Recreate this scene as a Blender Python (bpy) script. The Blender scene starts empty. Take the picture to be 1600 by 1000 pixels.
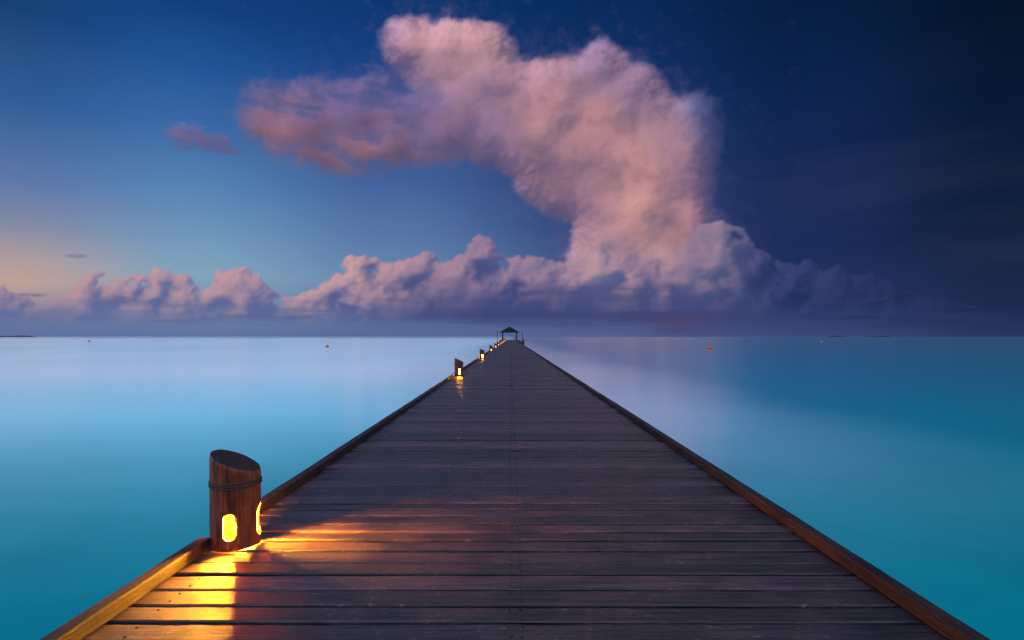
import bpy, bmesh, math, random
import numpy as np
from mathutils import Vector, Matrix
random.seed(4); RS = np.random.RandomState(7)
S = bpy.context.scene; C = S.collection
R = math.radians
S.view_settings.view_transform = 'Standard'; S.view_settings.look = 'None'; S.view_settings.exposure = 0

CAMH = 1.1      # camera above the deck
WZ = -1.3       # water level (deck top is z = 0)
F = 900.0       # focal length in photo pixels

def lin(c):
    c = np.asarray(c, float) / 255.0
    return np.where(c <= 0.04045, c / 12.92, ((c + 0.055) / 1.055) ** 2.4)
def l4(c, k=1.0): return tuple(float(v) * k for v in lin(c)) + (1.0,)

# ------------------------------------------------------------------ camera
cam = bpy.data.cameras.new('camera'); co = bpy.data.objects.new('camera', cam); C.objects.link(co)
co.location = (-0.018, 0, CAMH); co.rotation_euler = (R(90), 0, 0)
cam.sensor_width = 36; cam.lens = 36 * F / 1600; cam.shift_y = 26 / 1600; cam.shift_x = 2 / 1600
cam.clip_start = 0.05; cam.clip_end = 90000
S.camera = co

# ------------------------------------------------------------------ helpers
def tag(o, label=None, cat=None, group=None, kind=None):
    if label: o['label'] = label
    if cat: o['category'] = cat
    if group: o['group'] = group
    if kind: o['kind'] = kind
    return o
def thing(name, loc, label, cat, group=None):
    o = bpy.data.objects.new(name, None); C.objects.link(o); o.location = loc
    o.empty_display_size = 0.1
    return tag(o, label, cat, group)
def obj(name, bm, mats, parent=None, smooth=False):
    me = bpy.data.meshes.new(name)
    bmesh.ops.recalc_face_normals(bm, faces=bm.faces)
    bm.to_mesh(me); bm.free()
    for m in (mats if isinstance(mats, (list, tuple)) else [mats]): me.materials.append(m)
    if smooth:
        for p in me.polygons: p.use_smooth = True
    o = bpy.data.objects.new(name, me); C.objects.link(o)
    if parent: o.parent = parent
    return o
def box(bm, x0, x1, y0, y1, z0, z1, bev=0.0, mi=0):
    r = bmesh.ops.create_cube(bm, size=1.0)
    vs = r['verts']
    for v in vs:
        v.co = Vector(((x0 + x1) / 2 + v.co.x * (x1 - x0), (y0 + y1) / 2 + v.co.y * (y1 - y0), (z0 + z1) / 2 + v.co.z * (z1 - z0)))
    if bev:
        es = list({e for v in vs for e in v.link_edges})
        bmesh.ops.bevel(bm, geom=es, offset=bev, segments=2, affect='EDGES', profile=0.6)
    return vs
def tube(bm, p0, p1, r0, r1=None, n=12):
    r1 = r0 if r1 is None else r1
    p0 = Vector(p0); p1 = Vector(p1); d = (p1 - p0)
    q = d.to_track_quat('Z', 'Y').to_matrix().to_4x4()
    bmesh.ops.create_cone(bm, cap_ends=True, segments=n, radius1=r0, radius2=r1, depth=d.length,
                          matrix=Matrix.Translation((p0 + p1) / 2) @ q)
def lathe(bm, prof, n=24, cx=0.0, cy=0.0):
    rings = []
    for r, z in prof:
        rings.append([bm.verts.new((cx + r * math.cos(2 * math.pi * i / n), cy + r * math.sin(2 * math.pi * i / n), z)) for i in range(n)])
    for a, b in zip(rings, rings[1:]):
        for i in range(n): bm.faces.new((a[i], a[(i + 1) % n], b[(i + 1) % n], b[i]))
    bm.faces.new(rings[0]); bm.faces.new(rings[-1])

# ------------------------------------------------------------------ node helper
class NT:
    def __init__(s, tree): s.t = tree; s.n = tree.nodes; s.n.clear()
    def add(s, typ, **kw):
        n = s.n.new(typ)
        for k, v in kw.items():
            if k == 'ins':
                for i, val in v.items(): s.put(n, i, val)
            else: setattr(n, k, v)
        return n
    def put(s, n, i, val):
        if isinstance(val, bpy.types.NodeSocket): s.t.links.new(val, n.inputs[i])
        else: n.inputs[i].default_value = val
    def m(s, op, a, b=None, c=None, clamp=False):
        n = s.n.new('ShaderNodeMath'); n.operation = op; n.use_clamp = clamp
        for i, v in enumerate((a, b, c)):
            if v is not None: s.put(n, i, v)
        return n.outputs[0]
    def mix(s, f, a, b, blend='MIX'):
        n = s.n.new('ShaderNodeMix'); n.data_type = 'RGBA'; n.blend_type = blend
        s.put(n, 0, f); s.put(n, 6, a); s.put(n, 7, b)
        return n.outputs[2]
    def ramp(s, f, stops, interp='LINEAR'):
        n = s.n.new('ShaderNodeValToRGB'); cr = n.color_ramp; cr.interpolation = interp
        while len(cr.elements) > 1: cr.elements.remove(cr.elements[-1])
        cr.elements[0].position = stops[0][0]; cr.elements[0].color = stops[0][1]
        for p, c in stops[1:]:
            e = cr.elements.new(p); e.color = c
        s.put(n, 0, f)
        return n.outputs[0]
    def rng(s, v, a, b, c=0.0, d=1.0, typ='SMOOTHSTEP'):
        n = s.n.new('ShaderNodeMapRange'); n.interpolation_type = typ
        for i, x in enumerate((v, a, b, c, d)): s.put(n, i, x)
        return n.outputs[0]
def new_mat(name):
    m = bpy.data.materials.new(name); m.use_nodes = True
    return m, NT(m.node_tree)

# ------------------------------------------------------------------ world: dusk sky
W = bpy.data.worlds.new('World'); S.world = W; W.use_nodes = True
T = NT(W.node_tree)
tc = T.add('ShaderNodeTexCoord')
sp = T.add('ShaderNodeSeparateXYZ', ins={0: tc.outputs['Generated']})
az = T.m('ARCTAN2', sp.outputs[0], sp.outputs[1])
el = T.m('ARCSINE', T.m('MAXIMUM', sp.outputs[2], 0.0))
pos = T.m('DIVIDE', el, math.pi / 2)
ZEN = l4((125, 182, 232), 1.35)
def col(px, rows):
    a = math.atan((px - 798) / F)
    st = []
    for y, c in rows:
        e = math.atan((526 - y) / F * math.cos(a)); st.append((e / (math.pi / 2), l4(c)))
    st.append((0.375, l4(rows[-1][1]))); st.append((0.62, ZEN)); st.append((1.0, ZEN))
    return a, T.ramp(pos, st)
cols = [
 col(0, [(526,(92,112,162)),(505,(104,116,158)),(470,(154,142,152)),(440,(192,162,152)),(400,(174,156,158)),(350,(132,138,164)),(280,(92,120,170)),(150,(46,92,150)),(0,(22,64,118))]),
 col(300, [(526,(90,112,160)),(480,(116,146,178)),(430,(130,164,188)),(380,(116,154,188)),(300,(88,132,182)),(200,(58,106,166)),(100,(32,84,150)),(0,(17,62,122))]),
 col(600, [(526,(86,104,152)),(440,(104,138,176)),(380,(90,122,170)),(300,(68,102,158)),(200,(40,80,144)),(100,(22,66,130)),(0,(12,54,112))]),
 col(950, [(526,(84,94,142)),(450,(70,88,140)),(350,(44,66,122)),(200,(22,54,110)),(0,(8,42,92))]),
 col(1250, [(526,(58,72,120)),(480,(46,56,102)),(400,(29,44,90)),(300,(22,40,86)),(150,(13,37,80)),(0,(6,30,64))]),
 col(1600, [(526,(42,54,95)),(480,(30,41,79)),(350,(17,31,62)),(200,(9,26,57)),(0,(5,19,43))]),
]
behind = T.ramp(pos, [(0, l4((208,215,230), 1.6)), (0.2, l4((195,215,240), 1.6)), (0.5, l4((172,207,240), 1.55)), (1, ZEN)])
c = behind; prev = R(-110)
for a, cc in cols:
    c = T.mix(T.rng(az, prev, a), c, cc); prev = a
c = T.mix(T.rng(az, prev, R(110)), c, behind)
# faint streaks of high haze
mp = T.add('ShaderNodeMapping', ins={0: tc.outputs['Generated']}); mp.inputs['Scale'].default_value = (2.2, 2.2, 10)
nz = T.add('ShaderNodeTexNoise', ins={0: mp.outputs[0]}); nz.inputs['Scale'].default_value = 1.3; nz.inputs['Detail'].default_value = 4
hz = T.m('MULTIPLY', T.rng(nz.outputs[0], 0.42, 0.8), T.m('MULTIPLY', T.rng(pos, 0.30, 0.04, 0.0, 0.12), T.rng(az, R(25), R(5), 0.6, 1.0)))
c = T.mix(hz, c, l4((126, 120, 152)))
sky = T.add('ShaderNodeTexSky'); sky.sky_type = 'NISHITA'; sky.sun_disc = False
sky.sun_elevation = R(3); sky.sun_rotation = R(-52)
skc = T.mix(1.0, c, T.mix(1.0, sky.outputs[0], (0.0002, 0.0002, 0.0002, 1), 'MULTIPLY'), 'ADD')
bg = T.add('ShaderNodeBackground', ins={0: skc, 1: 1.0})
T.t.links.new(bg.outputs[0], T.add('ShaderNodeOutputWorld').inputs[0])

sl = bpy.data.lights.new('sun', 'SUN'); sl.energy = 0.06; sl.angle = R(12); sl.color = (1, 0.66, 0.5)
so = bpy.data.objects.new('sun', sl); C.objects.link(so)
d = Vector((math.sin(R(-52)) * math.cos(R(9)), math.cos(R(-52)) * math.cos(R(9)), math.sin(R(9))))
so.rotation_euler = d.to_track_quat('Z', 'Y').to_euler()

# ------------------------------------------------------------------ numpy noise
PERM = RS.permutation(512); GA = RS.rand(512) * 2 * np.pi
def gnoise(x, y, seed=0):
    x = np.asarray(x, float) + seed * 17.31; y = np.asarray(y, float) + seed * 9.77
    xi = np.floor(x).astype(int); yi = np.floor(y).astype(int); xf = x - xi; yf = y - yi
    u = xf ** 3 * (xf * (xf * 6 - 15) + 10); v = yf ** 3 * (yf * (yf * 6 - 15) + 10)
    def g(i, j, dx, dy):
        h = PERM[(PERM[i & 511] + j) & 511]; a = GA[h]
        return np.cos(a) * dx + np.sin(a) * dy
    a = g(xi, yi, xf, yf); b = g(xi + 1, yi, xf - 1, yf)
    c_ = g(xi, yi + 1, xf, yf - 1); d_ = g(xi + 1, yi + 1, xf - 1, yf - 1)
    return (a + (b - a) * u + (c_ + (d_ - c_) * u - a - (b - a) * u) * v) * 1.4
def fbm(x, y, o=5, seed=0, gain=0.5, bill=False):
    s = 0; a = 1; t = 0
    for i in range(o):
        n = gnoise(x * 2 ** i, y * 2 ** i, seed + i * 3)
        if bill: n = 1 - 2 * np.abs(n) * 1.6
        s = s + a * n; t += a; a *= gain
    return s / t
def ss(a, b, x):
    t = np.clip((x - a) / (b - a), 0, 1); return t * t * (3 - 2 * t)
def gblur(im, sx, sy=None):
    sy = sx if sy is None else sy
    def k(s):
        n = max(1, int(s * 3)); q = np.exp(-0.5 * (np.arange(-n, n + 1) / s) ** 2); return q / q.sum(), n
    for ax, s in ((1, sx), (0, sy)):
        q, n = k(s); pad = [(0, 0), (0, 0)]; pad[ax] = (n, n)
        p = np.pad(im, pad, mode='edge'); out = np.zeros_like(im); L = im.shape[ax]
        for i, w in enumerate(q):
            out += w * (p[:, i:i + L] if ax == 1 else p[i:i + L, :])
        im = out
    return im
def gblur3(im, s): return np.stack([gblur(im[..., i], s) for i in range(3)], -1)
def poly_mask(X, Y, P):
    m = np.zeros(X.shape, bool); n = len(P)
    for i in range(n):
        x0, y0 = P[i]; x1, y1 = P[(i + 1) % n]
        if y0 == y1: continue
        m ^= ((y0 > Y) != (y1 > Y)) & (X < (x1 - x0) * (Y - y0) / (y1 - y0) + x0)
    return m.astype(float)
def bil(im, ix, iy):
    h, w = im.shape[:2]
    ix = np.clip(ix, 0, w - 1.001); iy = np.clip(iy, 0, h - 1.001)
    x0 = ix.astype(int); y0 = iy.astype(int); fx = ix - x0; fy = iy - y0
    return (im[y0, x0] * (1 - fx) + im[y0, x0 + 1] * fx) * (1 - fy) + (im[y0 + 1, x0] * (1 - fx) + im[y0 + 1, x0 + 1] * fx) * fy
def idw(X, Y, pts, p=2.0):
    num = np.zeros(X.shape + (3,)); den = np.zeros(X.shape)
    for x, y, cc in pts:
        w = 1.0 / (((X - x) ** 2 + (Y - y) ** 2) + 900.0) ** p
        num += w[..., None] * np.array(cc, float); den += w
    return num / den[..., None]
def splat_into(H, TN, gx, gy, Xg, Yg, x, y, r, z, tn):
    sx = gx[1] - gx[0]; sy = gy[1] - gy[0]
    i0 = max(int((x - r - gx[0]) / sx), 0); i1 = min(int((x + r - gx[0]) / sx) + 2, len(gx))
    j0 = max(int((y - r - gy[0]) / sy), 0); j1 = min(int((y + r - gy[0]) / sy) + 2, len(gy))
    if i1 <= i0 or j1 <= j0: return
    dd = r * r - (Xg[j0:j1, i0:i1] - x) ** 2 - (Yg[j0:j1, i0:i1] - y) ** 2
    h = np.where(dd > 0, z + np.sqrt(np.maximum(dd, 0)), -60)
    sub = H[j0:j1, i0:i1]; up = h > sub
    sub[up] = h[up]; TN[j0:j1, i0:i1][up] = tn
def lamb(Hx, amp, sx, sy, L=(0.50, 0.70, 0.40)):
    dy_, dx_ = np.gradient(Hx * amp, sy, sx)
    return np.clip((dx_ * L[0] + dy_ * L[1] + L[2]) / np.sqrt(1 + dx_ ** 2 + dy_ ** 2), 0, 1)

cm, T = new_mat('cloud_painted_glow')
at = T.add('ShaderNodeAttribute', attribute_name='lit_tint'); ad = T.add('ShaderNodeAttribute', attribute_name='thickness')
em = T.add('ShaderNodeEmission', ins={0: at.outputs[0], 1: 1.0}); tr = T.add('ShaderNodeBsdfTransparent')  # sheet glows by itself; the cloud's light and shade sit in its colour
mx = T.add('ShaderNodeMixShader', ins={0: ad.outputs['Fac'], 1: tr.outputs[0], 2: em.outputs[0]})
T.t.links.new(mx.outputs[0], T.add('ShaderNodeOutputMaterial').inputs[0])
cm.cycles.emission_sampling = 'NONE'

def cloud_sheet(name, X, Y, rgb, alpha, D, bulge=None):
    """self-glowing cloud sheet D metres away, light and shade painted into rgb; X, Y are directions, mesh keeps only the cells that are not fully clear"""
    h, w = X.shape
    keepf = np.maximum.reduce([alpha[:-1, :-1], alpha[1:, :-1], alpha[:-1, 1:], alpha[1:, 1:]]) > 0.004
    ids = np.arange(h * w).reshape(h, w)
    q = np.stack([ids[:-1, :-1], ids[1:, :-1], ids[1:, 1:], ids[:-1, 1:]], -1)[keepf]
    used, inv = np.unique(q.ravel(), return_inverse=True)
    inv = inv.reshape(-1)
    DD = np.full(X.shape, float(D))
    if bulge is not None: DD = D - bulge
    P = np.stack([(X - 798) / F * DD, DD, (526 - Y) / F * DD + CAMH + 0.0], -1).reshape(-1, 3)[used]
    me = bpy.data.meshes.new(name)
    me.from_pydata(P.tolist(), [], inv.reshape(-1, 4).tolist()); me.update()
    ca = me.attributes.new('lit_tint', 'FLOAT_COLOR', 'POINT')
    L = np.ones((h * w, 4)); L[:, :3] = lin(np.clip(rgb, 0, 255)).reshape(-1, 3)
    ca.data.foreach_set('color', L[used].astype(np.float32).ravel())
    da = me.attributes.new('thickness', 'FLOAT', 'POINT')
    da.data.foreach_set('value', alpha.reshape(-1)[used].astype(np.float32))
    me.materials.append(cm)
    o = bpy.data.objects.new(name, me); C.objects.link(o)
    return o

# ---- the great pink cloud
gx = np.arange(290, 1250, 1.3); gy = np.arange(-10, 486, 1.3)
X, Y = np.meshgrid(gx, gy)
BIG = [(345,158),(405,146),(440,152),(478,132),(520,146),(560,132),(600,150),(640,166),(676,158),(650,128),(616,94),(612,56),(642,26),(668,44),(690,64),(708,42),(745,34),
       (772,60),(792,96),(826,120),(866,102),(905,104),(930,76),(958,74),(985,118),(1012,122),(1044,154),(1072,178),(1100,160),(1122,170),(1112,205),(1092,240),
       (1098,300),(1108,350),(1150,400),(1180,490),(900,490),(905,400),(922,368),(890,338),(850,314),(804,302),(816,278),(782,252),(700,240),(640,242),(565,266),(480,246),(425,234),(388,212),(400,190)]
wx = fbm(X / 90, Y / 90, 5, 1, 0.58) * 28; wy = fbm(X / 90, Y / 90, 5, 5, 0.58) * 26
mk = poly_mask(X, Y, BIG)
left = ss(740, 580, X) * ss(95, 145, Y)
m8 = gblur(mk, 7)
rs = np.random.RandomState(5)
Hp = np.full(X.shape, -60.0); TP = np.zeros(X.shape)
n = 0
while n < 1500:
    x = rs.uniform(gx[0], gx[-1]); y = rs.uniform(gy[0], gy[-1])
    v = m8[int((y - gy[0]) / 1.3), int((x - gx[0]) / 1.3)]
    if v < 0.75: continue
    r = 6 + 9 * rs.rand() if v < 0.96 else 12 + 36 * rs.rand() ** 1.6
    splat_into(Hp, TP, gx, gy, X, Y, x, y, r, v * 14 + rs.rand() * 14 - r * 0.5, rs.uniform(-1, 1)); n += 1
covp = (Hp > -59).astype(float); Hp = np.maximum(Hp, -6)
ix = (X + wx * 0.6 - gx[0]) / 1.3; iy = (Y + wy * 0.6 - gy[0]) / 1.3
covs = bil(gblur(covp, 4), ix, iy); covw = bil(gblur(covp, 15), ix, iy); Hs1 = bil(gblur(Hp, 4), ix, iy); Hs2 = bil(gblur(Hp, 13), ix, iy); TPs = bil(gblur(TP, 8), ix, iy)
mw = bil(mk, ix, iy); fa = gblur(mw, 4); fb = gblur(mw, 11); fc = gblur(mw, 28)
th = np.arctan2(X - 1010, 560 - Y); rr = np.hypot(X - 1010, 560 - Y)
rad = fbm(th * 7, rr / 130, 4, 91, 0.5)
bil1 = fbm((X + wx * 0.8) / 62, (Y + wy * 0.8) / 62, 5, 21, 0.5)
fine = fbm((X + wx) / 24, (Y + wy) / 24, 5, 27, 0.62)
streak = fbm((X * 0.97 + Y * 0.22 + wx * 1.6) / 110, (Y * 0.97 - X * 0.22 + wy * 0.9) / 34, 6, 31, 0.56)
right = ss(1010, 1110, X)
body = (0.44 * covs + 0.46 * covw + 0.10 * fc) * (1 - right) + (0.16 * covs + 0.42 * covw + 0.42 * fc) * right
base_f = body * (1 - left) + (0.22 * covs + 0.33 * covw + 0.20 * fb + 0.25 * fc) * left
edge_n = (0.28 * bil1 + 0.30 * fine) * (1 - left) + (0.34 * streak + 0.22 * fine) * left
a = ss(0.22 - 0.05 * left, 1.0, base_f + edge_n)
wisp = ss(0.03, 0.8, fc + 0.5 * edge_n + 0.3 * fine) * 0.30
a = np.clip(1 - (1 - a) * (1 - wisp), 0, 1)
a *= 1 - 0.5 * ss(1075, 1140, X + 44 * bil1 + 24 * fine) * ss(430, 330, Y)
a *= ss(486, 440, Y + 20 * bil1)
a *= 1 - 0.28 * left * ss(0.2, -0.3, streak)
pts = [(650,60,(190,142,150)),(740,65,(192,144,150)),(700,120,(172,128,142)),(618,95,(136,110,142)),(400,178,(130,98,122)),(480,185,(114,94,130)),(445,218,(150,106,116)),
 (560,180,(104,90,134)),(560,245,(150,108,120)),(650,205,(126,100,132)),(655,160,(108,96,140)),(760,150,(144,114,140)),(760,225,(120,100,132)),(830,135,(166,124,140)),(860,185,(182,132,138)),(850,260,(144,110,130)),
 (940,105,(140,114,144)),(930,185,(186,134,138)),(1000,150,(134,110,140)),(1050,210,(158,118,134)),(1000,250,(190,138,136)),(1000,320,(194,142,138)),(900,320,(138,106,130)),
 (1080,280,(148,112,132)),(1105,180,(86,98,142)),(1060,340,(168,122,132)),(1020,400,(182,138,142)),(940,390,(178,136,146)),(1120,400,(112,100,132)),(1020,460,(130,108,138))]
rgb = idw(X + wx * 0.9, Y + wy * 0.9, pts, 1.6)
l1 = lamb(Hs1 + fine * 3, 0.5, 1.3, 1.3) - 0.40; l2 = lamb(Hs2, 1.3, 1.3, 1.3) - 0.40
ls = lamb(gblur(streak * 16 + fb * 18, 3), 0.7, 1.3, 1.3) - 0.40
mod = (0.17 * l1 + 0.36 * l2 + 0.02 * TPs) * (1 - 0.5 * left) + 0.16 * ls * left  # lit and shaded sides of the puffs, painted into the colour
rgb = rgb * (1 + mod + 0.04 * rad * (1 - left) + 0.13 * bil1 + 0.05 * fine)[..., None]
cool = np.clip(-(l1 * 0.4 + l2) * 1.5 - 0.3 * bil1, 0, 0.6) * (1 - left)
rgb += (np.array([90, 88, 138]) - rgb) * (cool * 0.65)[..., None]
dk_ = left * ss(0.0, 0.35, -streak) * 0.4
rgb += (np.array([76, 84, 134]) - rgb) * dk_[..., None]
rgb += ((1 - ss(0.25, 0.95, base_f)) * 0.45)[..., None] * (np.array([80, 94, 146]) - rgb)
rgb = gblur3(rgb, 1.0)
o = cloud_sheet('pink_cloud', X, Y, rgb, a, 9000, np.clip(Hs2, 0, 60) * 6)
tag(o, 'towering pink cloud with an anvil arm stretching left high over the pier', 'cloud')

# ---- cumulus bank on the horizon
prof = [(-450,450),(-200,436),(-60,448),(0,444),(30,458),(60,474),(95,464),(130,434),(160,422),(200,431),(245,416),(290,428),(322,458),(345,420),(385,415),(410,437),(432,454),
 (460,464),(485,451),(520,434),(540,401),(575,396),(605,412),(640,404),(668,391),(695,411),(732,391),(745,367),(762,371),(790,401),(830,398),(870,407),(895,408),(915,385),(945,364),(985,376),(1035,390),
 (1072,370),(1095,348),(1125,344),(1155,352),(1175,380),(1210,402),(1230,414),(1260,404),(1285,422),(1310,410),(1340,430),(1370,418),(1400,450),(1440,460),(1480,466),(1540,482),(1600,480),(2050,470)]
gx = np.arange(-450, 2050, 1.3); gy = np.arange(325, 527.1, 1.15); sx = 1.3; sy = 1.15
rs = np.random.RandomState(11)
Xb, Yb = np.meshgrid(gx, gy); ppx = [p[0] for p in prof]; ppy = [p[1] for p in prof]
H = np.full(Xb.shape, -60.0); TN = np.zeros(Xb.shape)
def splat(x, y, r, z, tn): splat_into(H, TN, gx, gy, Xb, Yb, x, y, r, z, tn)
for k in range(330):
    cx = rs.uniform(gx[0], gx[-1]); yt = np.interp(cx, ppx, ppy)
    drop = rs.rand() ** 1.0 * max(498 - yt - 12, 2)
    if k % 3 == 0: drop = rs.rand() * 3
    w = 12 + 30 * rs.rand() ** 1.5
    if drop < 4: w = min(w, 26)
    zc = drop * 1.1 + rs.rand() * 14; tn = rs.uniform(-1, 1); top = yt + drop
    for q in range(int(10 + w * 0.9)):
        u = rs.uniform(-1, 1); v = rs.rand() ** 0.8
        hgt = min(w * 1.1, max(500 - top, 8))
        r = (0.16 + 0.24 * rs.rand()) * w * (0.65 + 0.5 * v)
        x = cx + u * (w - r * 0.5) * (0.35 + 0.65 * v)
        dome = top + hgt * (1 - math.sqrt(max(0, 1 - (u * (0.35 + 0.65 * v)) ** 2))) * 0.9
        yy_ = max(dome + r * 0.8 + v * hgt * 0.85, np.interp(x, ppx, ppy) + r * 0.85)
        splat(x, yy_, r, zc + v * w * 0.3 + rs.rand() * 3, tn + 0.25 * rs.uniform(-1, 1))
xs_ = gx[0]
while xs_ < gx[-1]:                                     # small heads that make the outline
    r = 3 + 8 * rs.rand() ** 1.6; yt = np.interp(xs_, ppx, ppy)
    if rs.rand() < 0.8: splat(xs_, yt + r * 0.9 + rs.rand() * 5, r, rs.rand() * 4, rs.uniform(-0.5, 0.8))
    xs_ += rs.uniform(2, 8)
splat_cov = (H > -59).astype(float)
fill = ss(0, 1, (Yb - np.interp(Xb, ppx, ppy) - 12) / 20)
H = np.where(H < -59, -8 + 10 * fill, H)
u = fbm(Xb / 20, Yb / 20, 5, 4, 0.62) * 9; v = fbm(Xb / 20, Yb / 20, 5, 13, 0.62) * 8
ix = (Xb + u - gx[0]) / sx; iy = (Yb + v - gy[0]) / sy
cov = np.maximum(bil(gblur(splat_cov, 2.1), ix, iy), fill * 0.92)
TN = bil(gblur(TN, 3), ix, iy)
tower = ss(1020, 1070, Xb) * ss(1210, 1170, Xb)
Hf = bil(gblur(H, 1.7), ix, iy); Hc = bil(gblur(H, 5.5), ix, iy); Hd = bil(gblur(H, 10), ix, iy)
Hf = Hf * (1 - 0.6 * tower) + Hc * 0.6 * tower; Hc = Hc * (1 - 0.5 * tower) + Hd * 0.5 * tower
yt = np.interp(Xb, ppx, ppy)
lam = 0.38 * lamb(Hf + fbm(Xb / 12, Yb / 12, 4, 77, 0.55) * 2.0, 0.7, sx, sy) + 0.62 * lamb(Hc, 1.1, sx, sy)
lam = gblur(lam, 1.2)
ao = np.clip((gblur(Hf, 2) - gblur(Hf, 11)) / 14, -1, 1)
kx = [-450, 0, 150, 250, 400, 550, 700, 850, 930, 1000, 1120, 1170, 1220, 1350, 1600, 2050]
LIT = np.array([(160,130,150),(172,140,156),(188,148,156),(196,152,156),(194,150,156),(202,156,158),(164,132,154),(150,124,152),(188,150,158),(170,134,150),(170,136,152),(96,92,136),(60,68,116),(50,58,104),(34,44,84),(28,34,68)], float)
SHD = np.array([(86,96,144),(88,100,152),(92,100,150),(92,96,148),(92,98,150),(82,88,140),(72,80,130),(68,76,126),(90,94,140),(84,88,132),(72,82,126),(48,60,106),(34,46,92),(27,40,82),(21,33,66),(20,30,60)], float)
li = np.stack([np.interp(Xb, kx, LIT[:, i]) for i in range(3)], -1); sh = np.stack([np.interp(Xb, kx, SHD[:, i]) for i in range(3)], -1)
depth = np.clip((Yb - yt) / np.maximum(500 - yt, 1), 0, 1)
f = np.clip(0.38 + 1.0 * (lam - 0.35) * (1 - 0.35 * tower) + 0.44 * (0.38 - depth) + 0.10 * ao + 0.12 * TN * (1 - 0.5 * depth), 0, 1)
rgb = sh + (li - sh) * f[..., None]  # sunlit and shaded cloud colours painted in, blended by the puff relief
rgb = 0.4 * rgb + 0.6 * gblur3(rgb, 1.6)
hazec = np.stack([np.interp(Xb, [-450, 0, 500, 800, 1050, 1250, 1600], v_) for v_ in ([90,94,90,80,70,54,40],[110,114,106,94,80,68,52],[158,160,152,142,128,118,94])], -1)
streakb = fbm(Xb / 160, Yb / 9, 5, 55, 0.55)
sb2 = fbm(Xb / 260, Yb / 14, 4, 58, 0.55)
hzf = ss(454, 514, Yb + 14 * streakb) * 0.9
rgb = rgb + (hazec - rgb) * hzf[..., None]
bars = ss(0.08, 0.4, sb2) * ss(436, 476, Yb) * 0.45
rgb = rgb + ((sh * 0.9 + 4) - rgb) * bars[..., None]
bs = ss(478, 493, Yb + 10 * streakb) * ss(512, 498, Yb + 6 * streakb) * ss(620, 800, Xb) * ss(1270, 1190, Xb)
rgb = rgb + (np.array([54, 62, 106]) - rgb) * (bs * 0.65)[..., None]
low = ss(425, 478, Yb + 14 * sb2) * ss(560, 700, Xb) * ss(1260, 1150, Xb) * 0.55
rgb = rgb + (np.array([60, 68, 116]) - rgb) * low[..., None]
al = ss(0.12, 0.98, cov) * ss(524, 490, Yb + 12 * streakb)
al *= 1 - 0.08 * ss(700, 300, Xb) - 0.40 * ss(1170, 1460, Xb + 60 * streakb)
stalk = ss(890, 925, Xb) * ss(1110, 1060, Xb)            # where the tower rises out of the bank
al *= 1 - stalk * (1 - ss(0, 48, Yb - yt + 30 * fbm(Xb / 30, Yb / 30, 4, 66))) * 0.75
rain = ss(486, 500, Yb) * ss(530, 516, Yb) * np.clip(np.exp(-((Xb - 1055 - (Yb - 500) * 0.3) / 60) ** 2), 0, 1) * (0.85 + 0.1 * gnoise(Xb / 25, Yb / 90, 4))
rgb = rgb * (1 - rain[..., None]) + np.array([76, 64, 104]) * rain[..., None]
al = np.clip(np.maximum(al, 0.7 * rain), 0, 1)
o = cloud_sheet('cloud_bank', Xb, Yb, rgb, al, 8000)
tag(o, 'long low bank of cumulus cloud lying along the horizon', 'cloud bank')

# ---- small separate clouds
def wisp_cloud(label, cx, cy, w, h, colr, seed, tilt=0.0, strength=0.8, step=1.3, group=None, name='small_cloud'):
    X, Y = np.meshgrid(np.arange(cx - w * 1.3, cx + w * 1.3, step), np.arange(cy - h * 2.2, cy + h * 2.2, step))
    yy = Y - cy - tilt * (X - cx)
    e = 1 - ((X - cx) / w) ** 2 - (yy / h) ** 2
    n = fbm(X / (w * 0.55), yy / (h * 0.7), 5, seed, 0.6)
    al = ss(0.0, 1.25, e + 1.5 * n) * strength * ss(1.3, 0.9, np.abs((X - cx) / w)) * ss(2.1, 1.3, np.abs((Y - cy) / h))
    g = np.clip((Y - cy) / h, -1, 1)[..., None]
    rgb = np.array(colr, float) * (1 - 0.14 * g + 0.2 * n[..., None])
    tag(cloud_sheet(name, X, Y, rgb, al, 8600), label, 'cloud', group)
wisp_cloud('small mauve cloud shred left of the big pink cloud', 312, 218, 78, 24, (106, 92, 132), 61, 0.16, 0.9)
wisp_cloud('tiny grey cloud puff low in the sky at far left', 122, 400, 24, 5, (108, 112, 150), 62, 0, 0.7)
wisp_cloud('thin dark cloud streak just above the left end of the cloud bank', 42, 461, 52, 4, (112, 100, 130), 63, 0.03, 0.7)
wisp_cloud('faint cloud fleck beside the top lobe of the big pink cloud', 580, 103, 20, 6, (66, 84, 142), 64, 0.1, 0.5)
wisp_cloud('small reddish cloud scrap at the right end of the cloud bank', 1372, 466, 22, 8, (84, 64, 106), 65, -0.25, 0.7)
wisp_cloud('dim mauve cloud scrap low at far right', 1480, 492, 42, 7, (56, 58, 98), 66, 0, 0.55)

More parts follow.
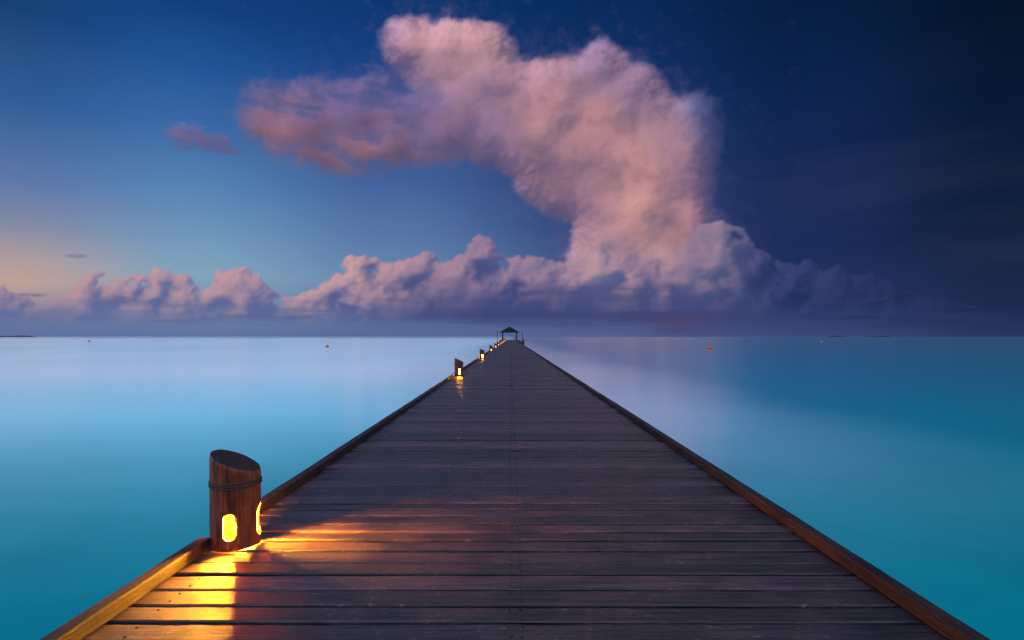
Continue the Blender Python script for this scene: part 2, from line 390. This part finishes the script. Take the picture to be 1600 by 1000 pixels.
# ------------------------------------------------------------------ water
wm, T = new_mat('lagoon_water')
tc = T.add('ShaderNodeTexCoord')
sp = T.add('ShaderNodeSeparateXYZ', ins={0: tc.outputs['Object']})
n1 = T.add('ShaderNodeTexNoise', ins={0: tc.outputs['Object']}); n1.inputs['Scale'].default_value = 0.05; n1.inputs['Detail'].default_value = 3
n2 = T.add('ShaderNodeTexNoise', ins={0: tc.outputs['Object']}); n2.inputs['Scale'].default_value = 0.35; n2.inputs['Detail'].default_value = 3
mpw = T.add('ShaderNodeMapping', ins={0: tc.outputs['Object']}); mpw.inputs['Scale'].default_value = (0.03, 0.012, 1)
n4 = T.add('ShaderNodeTexNoise', ins={0: mpw.outputs[0]}); n4.inputs['Scale'].default_value = 1.0; n4.inputs['Detail'].default_value = 4
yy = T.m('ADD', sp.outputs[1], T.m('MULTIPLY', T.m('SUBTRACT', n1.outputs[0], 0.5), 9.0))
near = T.rng(yy, 3.5, 19.0)                              # deep teal close by, painted sky reflection further out
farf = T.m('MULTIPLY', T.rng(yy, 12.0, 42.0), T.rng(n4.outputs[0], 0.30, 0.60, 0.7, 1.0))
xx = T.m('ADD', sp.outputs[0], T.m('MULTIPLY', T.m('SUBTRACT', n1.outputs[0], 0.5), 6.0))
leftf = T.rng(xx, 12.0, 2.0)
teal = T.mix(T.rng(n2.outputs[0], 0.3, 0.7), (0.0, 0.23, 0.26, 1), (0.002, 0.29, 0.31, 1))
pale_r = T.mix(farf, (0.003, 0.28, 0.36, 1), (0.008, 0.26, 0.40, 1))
pink_refl = T.mix(farf, (0.40, 0.56, 0.70, 1), (0.92, 0.70, 0.76, 1))  # pink cloud reflection painted into the diffuse colour right of the pier
pale_l = T.mix(farf, (0.30, 0.74, 0.82, 1), (0.95, 0.92, 0.93, 1))  # water left of the pier, milky sky reflection painted into its colour
basec = T.mix(near, teal, T.mix(leftf, pale_r, T.mix(T.rng(xx, -3.0, 2.0), pale_l, pink_refl)))
bpn = T.add('ShaderNodeTexNoise', ins={0: tc.outputs['Object']}); bpn.inputs['Scale'].default_value = 0.6; bpn.inputs['Detail'].default_value = 2
bp = T.add('ShaderNodeBump', ins={'Height': bpn.outputs[0], 'Strength': 0.05, 'Distance': 0.3})
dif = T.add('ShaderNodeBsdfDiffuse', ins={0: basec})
gl = T.add('ShaderNodeBsdfGlossy', ins={0: (1.0, 0.95, 0.97, 1), 'Roughness': 0.17, 'Normal': bp.outputs[0]})
fr = T.add('ShaderNodeFresnel', ins={0: 1.33})
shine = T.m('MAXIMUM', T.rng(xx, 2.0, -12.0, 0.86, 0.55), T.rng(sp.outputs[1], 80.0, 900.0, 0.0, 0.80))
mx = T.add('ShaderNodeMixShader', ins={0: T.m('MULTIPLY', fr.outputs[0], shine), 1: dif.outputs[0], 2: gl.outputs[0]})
T.t.links.new(mx.outputs[0], T.add('ShaderNodeOutputMaterial').inputs[0])
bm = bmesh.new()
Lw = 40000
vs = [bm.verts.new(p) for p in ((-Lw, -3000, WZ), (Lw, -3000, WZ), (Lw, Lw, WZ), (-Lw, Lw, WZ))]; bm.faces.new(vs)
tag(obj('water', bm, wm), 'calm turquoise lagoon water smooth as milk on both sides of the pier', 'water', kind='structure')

# ------------------------------------------------------------------ wood materials
def wood(name, dark, light, grain=(1.2, 34, 34), rough=(0.36, 0.62), bump=0.35, attr=True, spec=0.45, scuff=0.5):
    m, T = new_mat(name)
    tc = T.add('ShaderNodeTexCoord')
    if attr:
        ra = T.add('ShaderNodeAttribute', attribute_name='plank'); rv = ra.outputs['Fac']
        off = T.add('ShaderNodeCombineXYZ', ins={0: T.m('MULTIPLY', rv, 53.0), 1: T.m('MULTIPLY', rv, 17.0), 2: 0.0})
        va = T.add('ShaderNodeVectorMath', operation='ADD', ins={0: tc.outputs['Object'], 1: off.outputs[0]}); vec = va.outputs[0]
    else: rv = 0.5; vec = tc.outputs['Object']
    mp = T.add('ShaderNodeMapping', ins={0: vec}); mp.inputs['Scale'].default_value = grain
    g1 = T.add('ShaderNodeTexNoise', ins={0: mp.outputs[0]}); g1.inputs['Scale'].default_value = 2.2; g1.inputs['Detail'].default_value = 8; g1.inputs['Roughness'].default_value = 0.68; g1.inputs['Distortion'].default_value = 0.9
    g2 = T.add('ShaderNodeTexNoise', ins={0: vec}); g2.inputs['Scale'].default_value = 2.5; g2.inputs['Detail'].default_value = 6
    g3 = T.add('ShaderNodeTexNoise', ins={0: vec}); g3.inputs['Scale'].default_value = 45; g3.inputs['Detail'].default_value = 5
    f = T.m('ADD', T.m('MULTIPLY', g1.outputs[0], 0.8), T.m('MULTIPLY', g2.outputs[0], 0.35))
    c = T.ramp(f, [(0.48, dark + (1,)), (0.575, tuple((a + b) / 2 for a, b in zip(dark, light)) + (1,)), (0.67, light + (1,))])
    if attr:
        c = T.mix(1.0, c, T.ramp(rv, [(0, (0.50, 0.46, 0.50, 1)), (0.5, (0.95, 0.92, 0.95, 1)), (1, (1.65, 1.5, 1.55, 1))]), 'MULTIPLY')
    sc = T.m('MULTIPLY', T.rng(g3.outputs[0], 0.56, 0.72, 0, scuff), T.rng(g2.outputs[0], 0.42, 0.62))
    c = T.mix(sc, c, tuple(min(1, 2.4 * v) for v in light) + (1,))
    b = T.add('ShaderNodeBump', ins={'Height': T.m('ADD', g1.outputs[0], T.m('MULTIPLY', g3.outputs[0], 0.25)), 'Strength': bump, 'Distance': 0.006})
    p = T.add('ShaderNodeBsdfPrincipled', ins={'Base Color': c, 'Normal': b.outputs[0], 'Roughness': T.rng(g2.outputs[0], 0.35, 0.65, rough[0], rough[1])})
    p.inputs['Specular IOR Level'].default_value = spec
    T.t.links.new(p.outputs[0], T.add('ShaderNodeOutputMaterial').inputs[0])
    return m
deck_m = wood('deck_wood', (0.008, 0.0038, 0.0060), (0.068, 0.028, 0.035), rough=(0.36, 0.56), spec=0.42, bump=0.8, scuff=0.7)
kerb_m = wood('kerb_wood', (0.007, 0.003, 0.0035), (0.030, 0.011, 0.011), grain=(30, 1.2, 30), rough=(0.5, 0.75), spec=0.22, bump=0.9)
log_m = wood('log_wood', (0.050, 0.008, 0.003), (0.25, 0.046, 0.017), grain=(16, 16, 1.3), rough=(0.4, 0.6), attr=False, bump=0.5, spec=0.2)
logtop_m = wood('log_end_grain', (0.012, 0.005, 0.004), (0.045, 0.016, 0.011), grain=(20, 20, 20), rough=(0.5, 0.7), attr=False, bump=0.5, spec=0.15)
pile_m = wood('pile_wood', (0.010, 0.008, 0.007), (0.035, 0.025, 0.02), grain=(12, 12, 1.0), attr=False, spec=0.2)
rail_m = wood('railing_wood', (0.05, 0.012, 0.008), (0.14, 0.04, 0.026), grain=(8, 8, 8), attr=False, spec=0.2)
thatch_m = wood('roof_thatch', (0.006, 0.006, 0.007), (0.02, 0.018, 0.02), grain=(6, 6, 1.5), attr=False, rough=(0.8, 0.95), bump=1.0, spec=0.1)
def plain(name, c, rough=0.5, metal=0.0, nscale=40, var=0.3):
    m, T = new_mat(name)
    tc = T.add('ShaderNodeTexCoord')
    n = T.add('ShaderNodeTexNoise', ins={0: tc.outputs['Object']}); n.inputs['Scale'].default_value = nscale; n.inputs['Detail'].default_value = 5
    cc = T.ramp(n.outputs[0], [(0.3, tuple(v * (1 - var) for v in c) + (1,)), (0.7, tuple(min(1, v * (1 + var)) for v in c) + (1,))])
    b = T.add('ShaderNodeBump', ins={'Height': n.outputs[0], 'Strength': 0.2, 'Distance': 0.004})
    p = T.add('ShaderNodeBsdfPrincipled', ins={'Base Color': cc, 'Roughness': rough, 'Metallic': metal, 'Normal': b.outputs[0]})
    T.t.links.new(p.outputs[0], T.add('ShaderNodeOutputMaterial').inputs[0]); return m
screw_m = plain('rusty_steel', (0.006, 0.004, 0.004), 0.8, 0.0)
rope_m = plain('rope_fibre', (0.045, 0.016, 0.010), 0.85, 0, 150, 0.5)
buoy_m = plain('buoy_plastic', (0.6, 0.08, 0.04), 0.45, 0, 3, 0.2)
iron_m = plain('dark_iron', (0.03, 0.03, 0.035), 0.5, 0.5)
land_m = plain('island_scrub', (0.02, 0.025, 0.04), 0.95, 0, 0.05, 0.4)
def glow(name, st, blue):
    m, T = new_mat(name)
    e = T.add('ShaderNodeEmission', ins={0: (1.0, 0.38, blue, 1), 1: st})
    T.t.links.new(e.outputs[0], T.add('ShaderNodeOutputMaterial').inputs[0]); return m
lamp_m = glow('lamp_glow', 3700.0, 0.016); lamp_mid = glow('lamp_glow_dim', 330.0, 0.012); lamp_far = glow('lamp_glow_faint', 6.0, 0.05)

# ------------------------------------------------------------------ the pier
END = 176.0; PITCH = 0.146; HW = 1.64; KW = 0.066
pier = thing('wooden_pier', (0, 0, 0), 'long straight wooden pier of dark weathered cross planks running out to the pavilion', 'pier')
verts = []; faces = []; pl = []; mi = []
def add_plank(x0, x1, y0, y1, z, th, yaw, rv, nx=1):
    c_ = 0.006; b0 = len(verts)
    w0 = random.uniform(0, 6); w1 = random.uniform(0, 6); tl = random.uniform(-0.0030, 0.0030)
    xc = (x0 + x1) / 2
    for i in range(nx + 1):
        x = x0 + (x1 - x0) * i / nx
        ya = y0 + (x - xc) * yaw; yb = y1 + (x - xc) * yaw; zz = z
        if nx > 1:
            ya += 0.0012 * math.sin(2.1 * x + w0) + random.uniform(-0.0016, 0.0016); yb += 0.0012 * math.sin(1.7 * x + w1) + random.uniform(-0.0016, 0.0016)
            zz += 0.0012 * math.sin(1.3 * x + w1)
        for p_ in [(ya, zz - th), (ya, zz - c_ + tl), (ya + c_, zz + tl), (yb - c_, zz - tl), (yb, zz - c_ - tl), (yb, zz - th)]: verts.append((x, p_[0], p_[1]))
    for i in range(nx):
        b = b0 + 6 * i
        for k in range(6):
            j = (k + 1) % 6; faces.append((b + k, b + j, b + 6 + j, b + 6 + k))
    faces.append(tuple(b0 + i for i in range(6))); faces.append(tuple(b0 + 6 * nx + i for i in reversed(range(6))))
    pl.extend([rv] * (6 * nx + 2)); mi.extend([0] * (6 * nx + 2))
y = -3.0
while y < END:
    wv = PITCH + random.uniform(-0.009, 0.009)
    gk = 1.05 if y < 5 else 1.5
    g0 = random.uniform(0.007, 0.013) * gk; g1 = random.uniform(0.007, 0.013) * gk
    z = random.uniform(-0.010, -0.003)
    add_plank(-HW + random.uniform(0, 0.004), HW - random.uniform(0, 0.004), y + g0, y + wv - g1, z, 0.030, random.uniform(-0.0018, 0.0018), random.random(), 30 if y < 14 else 1)
    if y < 60:
        for sxp in (-1.44, -0.02, 0.025, 1.44):
            if abs(sxp) > 0.1 and y > 9: continue
            for q in (0.25, 0.75):
                x = sxp + random.uniform(-0.006, 0.006); yy_ = y + wv * q + random.uniform(-0.004, 0.004); b = len(verts); r = 0.005
                for zz in (-0.020, z + 0.0030):
                    for k in range(8): verts.append((x + r * math.cos(k * math.pi / 4), yy_ + r * math.sin(k * math.pi / 4), zz))
                for k in range(8): faces.append((b + k, b + (k + 1) % 8, b + 8 + (k + 1) % 8, b + 8 + k))
                faces.append(tuple(b + 8 + k for k in range(8))); pl.extend([0.5] * 9); mi.extend([1] * 9)
    y += wv
me = bpy.data.meshes.new('deck'); me.from_pydata(verts, [], faces); me.update()
A = me.attributes.new('plank', 'FLOAT', 'FACE'); A.data.foreach_set('value', pl); me.polygons.foreach_set('material_index', mi)
me.materials.append(deck_m); me.materials.append(screw_m)
dk = bpy.data.objects.new('deck', me); C.objects.link(dk); dk.parent = pier

LX = -1.485; LY0 = 3.07; LSP = 13.2; NL = 13
def kerb(x0, x1, y0, y1, rv):
    # a rough sawn timber: cross-section drifts a little along its length
    bm = bmesh.new(); n = max(2, int((y1 - y0) / 0.25)) if y0 < 12 else 4; rows = []
    ph = random.uniform(0, 6); KH = 0.058
    for i in range(n + 1):
        yy_ = y0 + (y1 - y0) * i / n
        dx = 0.0016 * math.sin(yy_ * 1.3 + ph) + random.uniform(-0.0014, 0.0014); dz = random.uniform(-0.0014, 0.0014); c_ = 0.006
        P_ = [(x0, 0.0005), (x0 + dx, KH - c_), (x0 + c_ + dx, KH + dz), (x1 - c_ + dx, KH + dz), (x1 + dx, KH - c_), (x1, 0.0005)]
        rows.append([bm.verts.new((a_, yy_, b_)) for a_, b_ in P_])
    for a_, b_ in zip(rows, rows[1:]):
        for k in range(6): bm.faces.new((a_[k], a_[(k + 1) % 6], b_[(k + 1) % 6], b_[k]))
    bm.faces.new(rows[0]); bm.faces.new(rows[-1])
    o = obj('kerb', bm, kerb_m, pier)
    A = o.data.attributes.new('plank', 'FLOAT', 'FACE'); A.data.foreach_set('value', [rv] * len(o.data.polygons))
    return o
ys = [LY0 + k * LSP for k in range(NL)]
KG = 0.085
segs = [(-3.0, ys[0] - KG)] + [(a_ + KG, b_ - KG) for a_, b_ in zip(ys, ys[1:])] + [(ys[-1] + KG, END)]
for a_, b_ in segs: kerb(-HW, -HW + KW, a_, b_, random.uniform(0.4, 0.75))
yk = -3.0
while yk < END - 1:
    kerb(HW - KW, HW, yk + 0.002, min(yk + 8.4, END) - 0.002, random.uniform(0.45, 0.8)); yk += 8.4
for s in (-1, 1):
    bm = bmesh.new(); box(bm, min(s * 1.54, s * 1.60), max(s * 1.54, s * 1.60), -3, END, -0.24, -0.045, 0.004)
    o = obj('side_beam', bm, kerb_m, pier)
    bm = bmesh.new(); box(bm, s * 0.75 - 0.05, s * 0.75 + 0.05, -3, END, -0.22, -0.045)
    obj('joist', bm, pile_m, pier)
bm = bmesh.new(); box(bm, -0.09, 0.09, -3, END, -0.22, -0.045); obj('joist', bm, pile_m, pier)
yp = -1.5
while yp < END - 2:
    bm = bmesh.new(); box(bm, -1.52, 1.52, yp - 0.08, yp + 0.08, -0.42, -0.245); obj('crossbeam', bm, pile_m, pier)
    for s in (-1, 1):
        bm = bmesh.new(); tube(bm, (s * 1.15, yp, WZ - 1.5), (s * 1.15, yp, -0.425), 0.12, 0.11, 14); obj('pile', bm, pile_m, pier, True)
    yp += 6.6

# ------------------------------------------------------------------ log lamp
def boolean(o, cutters):
    for cobj in cutters:
        md = o.modifiers.new('cut', 'BOOLEAN'); md.operation = 'DIFFERENCE'; md.object = cobj; md.solver = 'EXACT'
    dg = bpy.context.evaluated_depsgraph_get(); dg.update()
    me = bpy.data.meshes.new_from_object(o.evaluated_get(dg)); o.modifiers.clear(); old = o.data; o.data = me
    for cobj in cutters: bpy.data.objects.remove(cobj)
ordn = ['nearest', 'second', 'third', 'fourth', 'fifth', 'sixth', 'seventh', 'eighth', 'ninth', 'tenth', 'eleventh', 'twelfth', 'thirteenth']
GL = 'log lamps along the left kerb of the pier'
lamp = thing('log_lamp', (LX, LY0, -0.002), 'large reddish brown log lamp nearest the camera with glowing slots and rope band', 'lamp', GL)
RL = 0.122
bm = bmesh.new(); NS = 72; NR = 26; rings = []
for j in range(NR + 1):
    t = j / NR; ring = []
    for i in range(NS):
        th = 2 * math.pi * i / NS
        z0 = t * 0.44
        r = RL + 0.0020 * math.sin(3 * th + 1) + 0.0014 * math.sin(7 * th + 5 * z0) + 0.0010 * math.sin(17 * th + 2.0 * z0) + 0.002 * t
        if j == NR: r -= 0.004
        x = r * math.cos(th); yv = r * math.sin(th)
        zt = 0.441 - 0.43 * x - 0.01 * yv
        ring.append(bm.verts.new((x, yv, min(1, t * 1.0) * (zt if j < NR else zt + 0.003))))
    rings.append(ring)
for a_, b_ in zip(rings, rings[1:]):
    for i in range(NS): bm.faces.new((a_[i], a_[(i + 1) % NS], b_[(i + 1) % NS], b_[i]))
bm.faces.new(rings[0]); bm.faces.new(rings[-1])
post = obj('post', bm, [log_m, logtop_m], None, True)
bm = bmesh.new(); tube(bm, (0, 0, -0.05), (0, 0, 0.30), RL - 0.016, n=48); cav_ = obj('cutter', bm, log_m)
cuts = [cav_]
for rot in (0, 90):
    bm = bmesh.new(); hw = 0.033 if rot == 0 else 0.041; z0, z1 = (0.052, 0.190) if rot == 0 else (0.042, 0.212); pr = []
    for k in range(13): a_ = math.pi * k / 12; pr.append((hw * math.cos(a_), z1 - hw + hw * math.sin(a_)))
    for k in range(13): a_ = math.pi + math.pi * k / 12; pr.append((hw * math.cos(a_), z0 + hw + hw * math.sin(a_)))
    A1 = [bm.verts.new((x, -0.3, z)) for x, z in pr]; B1 = [bm.verts.new((x, 0.3, z)) for x, z in pr]; n = len(pr)
    for i in range(n): bm.faces.new((A1[i], A1[(i + 1) % n], B1[(i + 1) % n], B1[i]))
    bm.faces.new(A1); bm.faces.new(B1)
    bmesh.ops.rotate(bm, verts=bm.verts, cent=(0, 0, 0), matrix=Matrix.Rotation(R(rot + 12), 3, 'Z'))
    cuts.append(obj('cutter', bm, log_m))
boolean(post, cuts); post.name = 'post'; post.parent = lamp
for p in post.data.polygons:
    p.use_smooth = abs(p.normal.z) < 0.3
    if p.normal.z > 0.5 and p.center.z > 0.35: p.material_index = 1
bm = bmesh.new()
for zc, ph in ((0.332, 0), (0.321, 1.3), (0.343, 2.6)):
    M_ = 180; K = 8; rr = []
    for i in range(M_):
        th = 2 * math.pi * i / M_; ring = []
        for k in range(K):
            a_ = 2 * math.pi * k / K; q = 0.0052 * (1 + 0.28 * math.sin(2 * a_ + 34 * th + ph))
            rr0 = RL + 0.0022 + 0.0018 * math.sin(3 * th + 1) + q * math.cos(a_)
            ring.append(bm.verts.new((rr0 * math.cos(th), rr0 * math.sin(th), zc + 0.003 * math.sin(th * 2 + ph) + q * math.sin(a_))))
        rr.append(ring)
    for i in range(M_):
        a_ = rr[i]; b_ = rr[(i + 1) % M_]
        for k in range(K): bm.faces.new((a_[k], a_[(k + 1) % K], b_[(k + 1) % K], b_[k]))
obj('rope', bm, rope_m, lamp, True)
def tube_obj(mat):
    # the tube stands a little off centre in its log, towards the deck side
    bm = bmesh.new()
    lathe(bm, [(0.028, 0.004), (0.033, 0.02), (0.033, 0.225), (0.026, 0.25), (0.004, 0.26)], 16, 0.034, 0.018)
    return obj('light_tube', bm, mat, None, True)
lt = tube_obj(lamp_m); lt.parent = lamp
mid = tube_obj(lamp_mid); far = tube_obj(lamp_far); mid_me, far_me = mid.data, far.data
bpy.data.objects.remove(mid); bpy.data.objects.remove(far)
for k in range(1, NL):
    c_ = lamp.copy(); C.objects.link(c_); c_.location = (LX, LY0 + k * LSP, -0.002)
    c_['label'] = '%s glowing log lamp from the camera along the left kerb' % ordn[k]
    for ch in list(lamp.children):
        d_ = ch.copy(); C.objects.link(d_); d_.parent = c_
        if ch.name == lt.name: d_.data = mid_me if k < 3 else far_me

# ------------------------------------------------------------------ pavilion at the pier head
PX, PY = -0.4, 181.0
pav = thing('pavilion', (PX, PY, 0), 'small open pavilion with dark pyramid thatch roof at the far end of the pier', 'pavilion')
bm = bmesh.new(); box(bm, -3.2, 3.4, -4.9, 4.9, -0.3, 0.0, 0.02); o = obj('platform', bm, deck_m, pav)
bm = bmesh.new()
a_ = [bm.verts.new((sx * 2.95, sy * 2.95, 2.35)) for sx, sy in ((-1, -1), (1, -1), (1, 1), (-1, 1))]
b_ = [bm.verts.new((sx * 2.85, sy * 2.85, 2.6)) for sx, sy in ((-1, -1), (1, -1), (1, 1), (-1, 1))]
c2 = [bm.verts.new((sx * 1.40, sy * 1.40, 3.5)) for sx, sy in ((-1, -1), (1, -1), (1, 1), (-1, 1))]
d2 = [bm.verts.new((sx * 0.12, sy * 0.12, 4.2)) for sx, sy in ((-1, -1), (1, -1), (1, 1), (-1, 1))]
for p_, q_ in ((a_, b_), (b_, c2), (c2, d2)):
    for i in range(4): bm.faces.new((p_[i], p_[(i + 1) % 4], q_[(i + 1) % 4], q_[i]))
bm.faces.new(a_); bm.faces.new(d2)
roof = obj('roof', bm, thatch_m, pav)
bm = bmesh.new(); tube(bm, (0, 0, 4.18), (0, 0, 4.5), 0.09, 0.02, 10); obj('finial', bm, pile_m, roof)
for sx in (-1, 1):
    for sy in (-1, 1):
        bm = bmesh.new(); box(bm, sx * 2.2 - 0.17, sx * 2.2 + 0.17, sy * 2.2 - 0.17, sy * 2.2 + 0.17, 0, 2.4, 0.01); obj('post', bm, pile_m, pav)
        bm = bmesh.new(); tube(bm, (sx * 2.7, sy * 4.3, WZ - 1.5), (sx * 2.7, sy * 4.3, -0.3), 0.18, n=12); obj('pile', bm, pile_m, pav)
    bm = bmesh.new()
    box(bm, sx * 2.2 - 0.05, sx * 2.2 + 0.05, -2.03, 2.03, 0.82, 0.94); box(bm, sx * 2.2 - 0.03, sx * 2.2 + 0.03, -2.03, 2.03, 0.12, 0.18)
    for k in range(15): yv = -1.95 + k * 0.278; box(bm, sx * 2.2 - 0.03, sx * 2.2 + 0.03, yv - 0.04, yv + 0.04, 0.18, 0.82)
    obj('railing', bm, rail_m, pav)
    b = thing('bench', (PX + sx * 1.55, PY - 0.2, 0), 'reddish wooden bench on the %s side inside the pavilion' % ('left' if sx < 0 else 'right'), 'bench')
    bm = bmesh.new(); box(bm, -0.32, 0.32, -1.5, 1.5, 0.42, 0.50, 0.01); obj('seat', bm, rail_m, b)
    bm = bmesh.new(); box(bm, sx * 0.28 - 0.04, sx * 0.28 + 0.04, -1.5, 1.5, 0.502, 1.0, 0.01); obj('backrest', bm, rail_m, b)
    for yv in (-1.35, 1.35):
        for xv in (-0.24, 0.24):
            bm = bmesh.new(); box(bm, xv - 0.045, xv + 0.045, yv - 0.045, yv + 0.045, 0, 0.419); obj('leg', bm, rail_m, b)

land = thing('landing_platform', (2.98, 171.5, 0), 'low boat landing with dark piles beside the right of the pavilion', 'landing')
bm = bmesh.new(); box(bm, -1.25, 1.05, -3.0, 3.0, -0.62, -0.30, 0.02); obj('platform', bm, deck_m, land)
for xv in (-1.0, 0.8):
    for yv in (-2.7, 0, 2.7):
        bm = bmesh.new(); tube(bm, (xv, yv, WZ - 1.5), (xv, yv, 0.25 if xv > 0 else -0.621), 0.15, n=12); obj('pile', bm, pile_m, land)
bm = bmesh.new(); box(bm, -1.25, 1.0, -2.95, -2.85, -1.0, -0.621); box(bm, -1.25, 1.0, 2.85, 2.95, -1.0, -0.621); obj('crossbeam', bm, pile_m, land)

def pole(x, yv, top, label, r=0.09):
    bm = bmesh.new(); lathe(bm, [(r * 1.15, WZ - 1.5), (r, WZ + 0.6), (r * 0.85, top - 0.1), (r * 1.1, top - 0.09), (r * 1.1, top - 0.03), (0.02, top)], 12)
    o = obj('mooring_pole', bm, pile_m, None, True); o.location = (x, yv, 0); tag(o, label, 'pole')
pole(-4.1, 174, 3.2, 'thin tall mooring pole standing left of the pavilion', 0.09)
pole(3.55, 180, 2.6, 'thin tall mooring pole standing right of the pavilion', 0.09)

# ------------------------------------------------------------------ buoys
def wpos(px, py):
    D = (CAMH - WZ) * F / (py - 526); return (px - 798) / F * D, D
GB = 'red buoys floating on the lagoon'
def buoy(px, py, wpx, label, tilt):
    x, D = wpos(px, py); r = wpx / 2 / F * D
    t = thing('buoy', (x, D, WZ), label, 'buoy', GB)
    bm = bmesh.new(); pf = [(0.02 * r, -0.45 * r)]
    for k in range(1, 14):
        a_ = -math.pi / 2 + math.pi * k / 14; pf.append((r * math.cos(a_), r * 0.6 + r * 1.0 * math.sin(a_)))
    pf.append((0.02 * r, 1.6 * r)); lathe(bm, pf, 28); o = obj('float', bm, buoy_m, t, True)
    bm = bmesh.new(); tube(bm, (0, 0, 1.57 * r), (0, 0, 1.68 * r), 0.15 * r, 0.12 * r, 14)
    obj('cap', bm, iron_m, t)
    bm = bmesh.new(); 
    for k in range(12):
        a0 = 2 * math.pi * k / 12; a1 = 2 * math.pi * (k + 1) / 12
        tube(bm, (0.10 * r * math.cos(a0), 0, 1.74 * r + 0.10 * r * math.sin(a0)), (0.10 * r * math.cos(a1), 0, 1.74 * r + 0.10 * r * math.sin(a1)), 0.03 * r, n=6)
    obj('ring', bm, iron_m, t); t.rotation_euler = (tilt, tilt * 0.6, 0)
buoy(511, 543.2, 5.6, 'red buoy on the water left of the pier, nearer of the two on that side', 0.15)
buoy(1109, 545.5, 7, 'largest red buoy, on the water right of the pier', -0.12)
buoy(139, 534.3, 3.6, 'tiny far red buoy near the left edge of the water', 0.1)
buoy(1283, 535.6, 4, 'small far red buoy on the water at the right', 0.1)

# ------------------------------------------------------------------ far low islands
def island(px0, px1, hpx, D, label, seed):
    bm = bmesh.new(); n = 60; x0 = (px0 - 798) / F * D; x1 = (px1 - 798) / F * D; rs = random.Random(seed)
    ph = [rs.uniform(0, 6) for _ in range(4)]; rows = []
    for (yo, hs) in ((-60, 0), (-30, 0.7), (0, 1.0), (40, 0.7), (80, 0)):
        row = []
        for i in range(n + 1):
            t = i / n; env = math.sin(math.pi * t) ** 0.5
            h = hpx / F * D * env * (0.6 + 0.25 * math.sin(9 * t + ph[0]) + 0.15 * math.sin(31 * t + ph[1]) + 0.12 * math.sin(71 * t + ph[2])) * hs
            row.append(bm.verts.new((x0 + (x1 - x0) * t, D + yo * env, WZ - 0.3 + max(0, h))))
        rows.append(row)
    for a_, b_ in zip(rows, rows[1:]):
        for i in range(n): bm.faces.new((a_[i], a_[i + 1], b_[i + 1], b_[i]))
    tag(obj('island', bm, land_m, None, True), label, 'island', kind='structure')
island(-25, 56, 3.2, 3500, 'low dark island on the horizon at the far left', 1)
island(1296, 1322, 2.6, 3400, 'small low island on the right horizon, left of its pair', 2)
island(1352, 1398, 2.6, 3600, 'small low island on the right horizon, right of its pair', 3)
